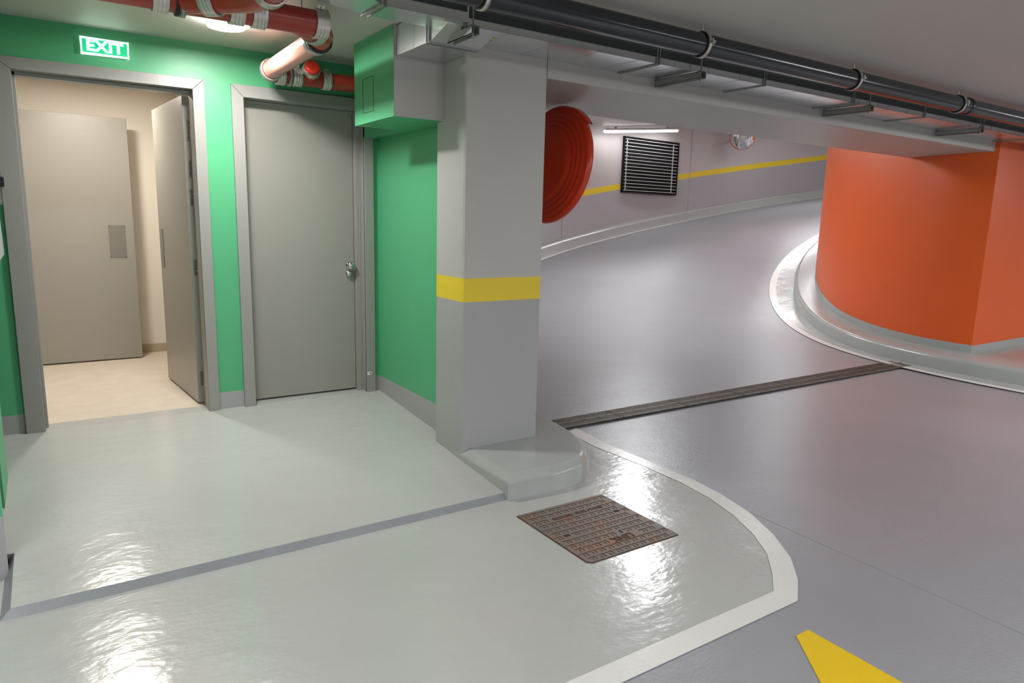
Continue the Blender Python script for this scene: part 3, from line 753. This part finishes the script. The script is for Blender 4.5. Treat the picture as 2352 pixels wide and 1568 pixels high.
convex_mirror((2.952, 3.985, 1.669), nm, .80, 'large red convex traffic mirror seen from behind, beside the grey pillar', (2.431, 3.96, 1.70))
# far mirror
cf = Vector((14.28, 11.47, 3.40)); toc = Vector((-.90, -.38, -.16)).normalized()
pw_ = cf-toc*1.0
convex_mirror(cf, toc, .62, 'small round convex mirror with red rim on the far curved wall', pw_)

# ------------------------------------------------------------------ wall grille on the far wall
ta, tb_ = 1.4155, 1.6145
pa = Vector(pol(ta, r_out(ta)+.222)); pb = Vector(pol(tb_, r_out(tb_)+.222)); 
dxg = (pb-pa).normalized(); nng = Vector((dxg.y, -dxg.x, 0)); Lg = (pb-pa).length; z0, z1 = 1.945, 3.18
gr = thing('wall_grille', 'dark louvred ventilation grille on the far curved wall', 'vent', (pa+pb)/2+Vector((0, 0, z0)))
mid = (pa+pb)/2+nng*.07
def G_(u, v, d=0): return pa+dxg*u+nng*(.035+d)+Vector((0, 0, v))
b = MB(); w = .024
zc_ = (z0+z1)/2; hz = (z1-z0)/2
b.obox(G_(w/2, zc_), dxg, nng, (0, 0, 1), w/2, .03, hz); b.obox(G_(Lg-w/2, zc_), dxg, nng, (0, 0, 1), w/2, .03, hz)
b.obox(G_(Lg/2, z0+w/2), dxg, nng, (0, 0, 1), Lg/2, .03, w/2); b.obox(G_(Lg/2, z1-w/2), dxg, nng, (0, 0, 1), Lg/2, .03, w/2)
b.build('frame', ['ventf'], gr)
b = MB(); b.obox(G_(Lg/2, zc_, -.027), dxg, nng, (0, 0, 1), Lg/2-w/2, .004, hz-w/2); b.build('backing', ['ventf'], gr)
for k_ in range(16):
    b = MB(); zz = z0+.055+(z1-z0-.11)*k_/15; b.obox(G_(Lg/2, zz, .018), dxg, nng, (0, 0, 1), Lg/2-w-.012, .006, .0065); b.build('slat', ['vent'], gr)
for u in (.12, Lg-.17):
    b = MB(); b.obox(G_(u, zc_, -.008), dxg, nng, (0, 0, 1), .014, .006, hz-.04); b.build('upright', ['vent'], gr)

# ------------------------------------------------------------------ drain channel across the ramp foot
A0 = Vector((2.80, 3.875, 0)); A1 = Vector((7.665, 3.885, 0)); B0 = Vector((2.80, 3.685, 0)); B1 = Vector((7.62, 3.652, 0))
A0, A1, B0, B1 = [v+Vector((0, 0, -.154)) for v in (A0, A1, B0, B1)]
dr = thing('drain_channel', 'long rusty slotted drain grating across the foot of the ramp', 'drain', (A0+B1)/2)
def quad(u, v): return (A0*(1-u)+A1*u)*(1-v)+(B0*(1-u)+B1*u)*v
b = MB(); p = [quad(0, 0), quad(1, 0), quad(1, 1), quad(0, 1)]
b.add([q+Vector((0, 0, .0015)) for q in p]+[q-Vector((0, 0, .03)) for q in p], [(3,2,1,0), (4,5,6,7)]+[(i, (i+1) % 4, 4+(i+1) % 4, 4+i) for i in range(4)]); b.build('trough', ['dark'], dr)
ns = 7; per = 25
for s_i in range(ns):
    b = MB(); u0, u1 = s_i/ns, (s_i+1)/ns-.002
    for v0, v1 in ((.0, .05), (.475, .525), (.95, 1.)):
        q = [quad(u0, v0), quad(u1, v0), quad(u1, v1), quad(u0, v1)]
        b.add([x+Vector((0, 0, .010)) for x in q]+q, [(3,2,1,0), (0,1,5,4), (2,3,7,6), (1,2,6,5), (3,0,4,7)])
    for k_ in range(per):
        ua = u0+(u1-u0)*k_/per; du_ = (u1-u0)/per*.36
        for v0, v1, sh_ in ((.04, .48, -.9), (.52, .96, -.9)):
            s2 = (u1-u0)/per*sh_
            q = [quad(ua, v1), quad(ua+du_, v1), quad(ua+du_+s2, v0), quad(ua+s2, v0)]
            b.add([x+Vector((0, 0, .0092)) for x in q]+[x+Vector((0, 0, .0070)) for x in q], [(0,1,2,3), (0,4,5,1), (2,6,7,3), (1,5,6,2), (3,7,4,0)])
    u_0 = quad(u0, 0); u_1 = quad(u0, 1)
    b.build('grate', ['grate'], dr)

# ------------------------------------------------------------------ manhole cover
mh = thing('manhole_cover', 'rusty square cast iron manhole cover in the light grey walkway', 'manhole cover', (2.107, 2.38, ZL))
MX0, MX1, MY0, MY1 = 1.828, 2.386, 2.096, 2.664
b = MB(); pts = [(MX0+.02, MY0), (MX1-.008, MY0), (MX1, MY0+.008), (MX1, MY1-.008), (MX1-.008, MY1), (MX0+.008, MY1), (MX0, MY1-.008), (MX0, MY0+.02)]
b.prism(pts, ZL-.04, ZL+.003); b.build('rim', ['rust'], mh)
b = MB(); 
pts2 = [(MX0+.024, MY0+.005), (MX1-.006, MY0+.005), (MX1-.006, MY1-.006), (MX0+.006, MY1-.006), (MX0+.006, MY0+.024)]
b.prism(pts2, ZL-.03, ZL+.006); lid = b.build('lid', ['iron'], mh)
zt = ZL+.006
skip = []
cw, ch = .0475, .0475
b = MB(); nr = 12
for r_ in range(nr):
    y0 = MY1-.014-(r_+1)*.0455
    nc = 11 if r_ % 2 == 0 else 11
    for c_ in range(nc):
        x0 = MX0+.018+c_*.0487+(.012 if r_ % 2 else 0)
        if x0+.036 > MX1-.008: continue
        xc = x0+.018
        if r_ == 2 and 2 <= c_ <= 8: continue
        if r_ == 9 and 4 <= c_ <= 7: continue
        if r_ == 8 and c_ == 6: continue
        if (r_ == 6 and c_ in (1,)) or (r_ == 4 and c_ == 9): continue
        th = .0042
        b.box(x0-.004, x0+.036, y0+.030, y0+.030+th, zt-.001, zt+.0016); b.box(x0+.036-th, x0+.036, y0+.006, y0+.035, zt-.001, zt+.0016); b.box(x0+.012, x0+.012+th, y0+.006, y0+.020, zt-.001, zt+.0016)
b.build('tread_pattern', ['rust'], lid)
for (hx, hy) in ((MX0+.085, MY1-.014-6.4*.0455), (MX0+.475, MY1-.014-4.4*.0455)):
    b = MB(); b.box(hx-.016, hx+.016, hy-.010, hy+.010, zt-.001, zt+.001); b.build('keyhole', ['dark'], lid)
def flat_text(name, body, size, x, y, sx=1):
    mt = Matrix.Translation((x, y, zt+.0015)) @ Matrix.Rotation(PI, 4, 'Z') @ Matrix.Diagonal((sx, 1, 1, 1))
    return text_mesh(name, body, size, .0015, 'rust', lid, mt, bold=.0004)
flat_text('lettering', 'EN124 B125 700X700', .036, MX0+.29, MY1-.014-2.55*.0455, .92)
flat_text('lettering', 'LINK', .058, MX0+.30, MY1-.014-9.6*.0455, 1.0)
flat_text('lettering', '3', .034, MX0+.335, MY1-.014-8.5*.0455)

# ------------------------------------------------------------------ camera
cam = bpy.data.cameras.new('camera'); co = bpy.data.objects.new('camera', cam); COL.objects.link(co)
cam.sensor_width = 36; cam.sensor_fit = 'HORIZONTAL'; cam.lens = 1581.58*36/2352; cam.clip_start = .02
r = Vector((0.83384594, -0.55144197, 0.02475275)); u = Vector((0.07678871, 0.16028635, 0.98407915)); fw = Vector((0.54663008, 0.81866968, -0.17599864))
co.matrix_world = Matrix.Translation((0, 0, 1.30)) @ Matrix((r, u, -fw)).transposed().to_4x4()
SC.camera = co

# ------------------------------------------------------------------ world, view
w = bpy.data.worlds.new('world'); SC.world = w; w.use_nodes = True
w.node_tree.nodes['Background'].inputs[0].default_value = (.6, .62, .66, 1); w.node_tree.nodes['Background'].inputs[1].default_value = .05
vs_ = SC.view_settings
vs_.view_transform = 'Standard'; vs_.look = 'None'; vs_.gamma = 1; vs_.exposure = 0.92; vs_.use_curve_mapping = False
SC.cycles.max_bounces = 10; SC.cycles.diffuse_bounces = 6; SC.cycles.glossy_bounces = 5
SC.cycles.sample_clamp_indirect = 6
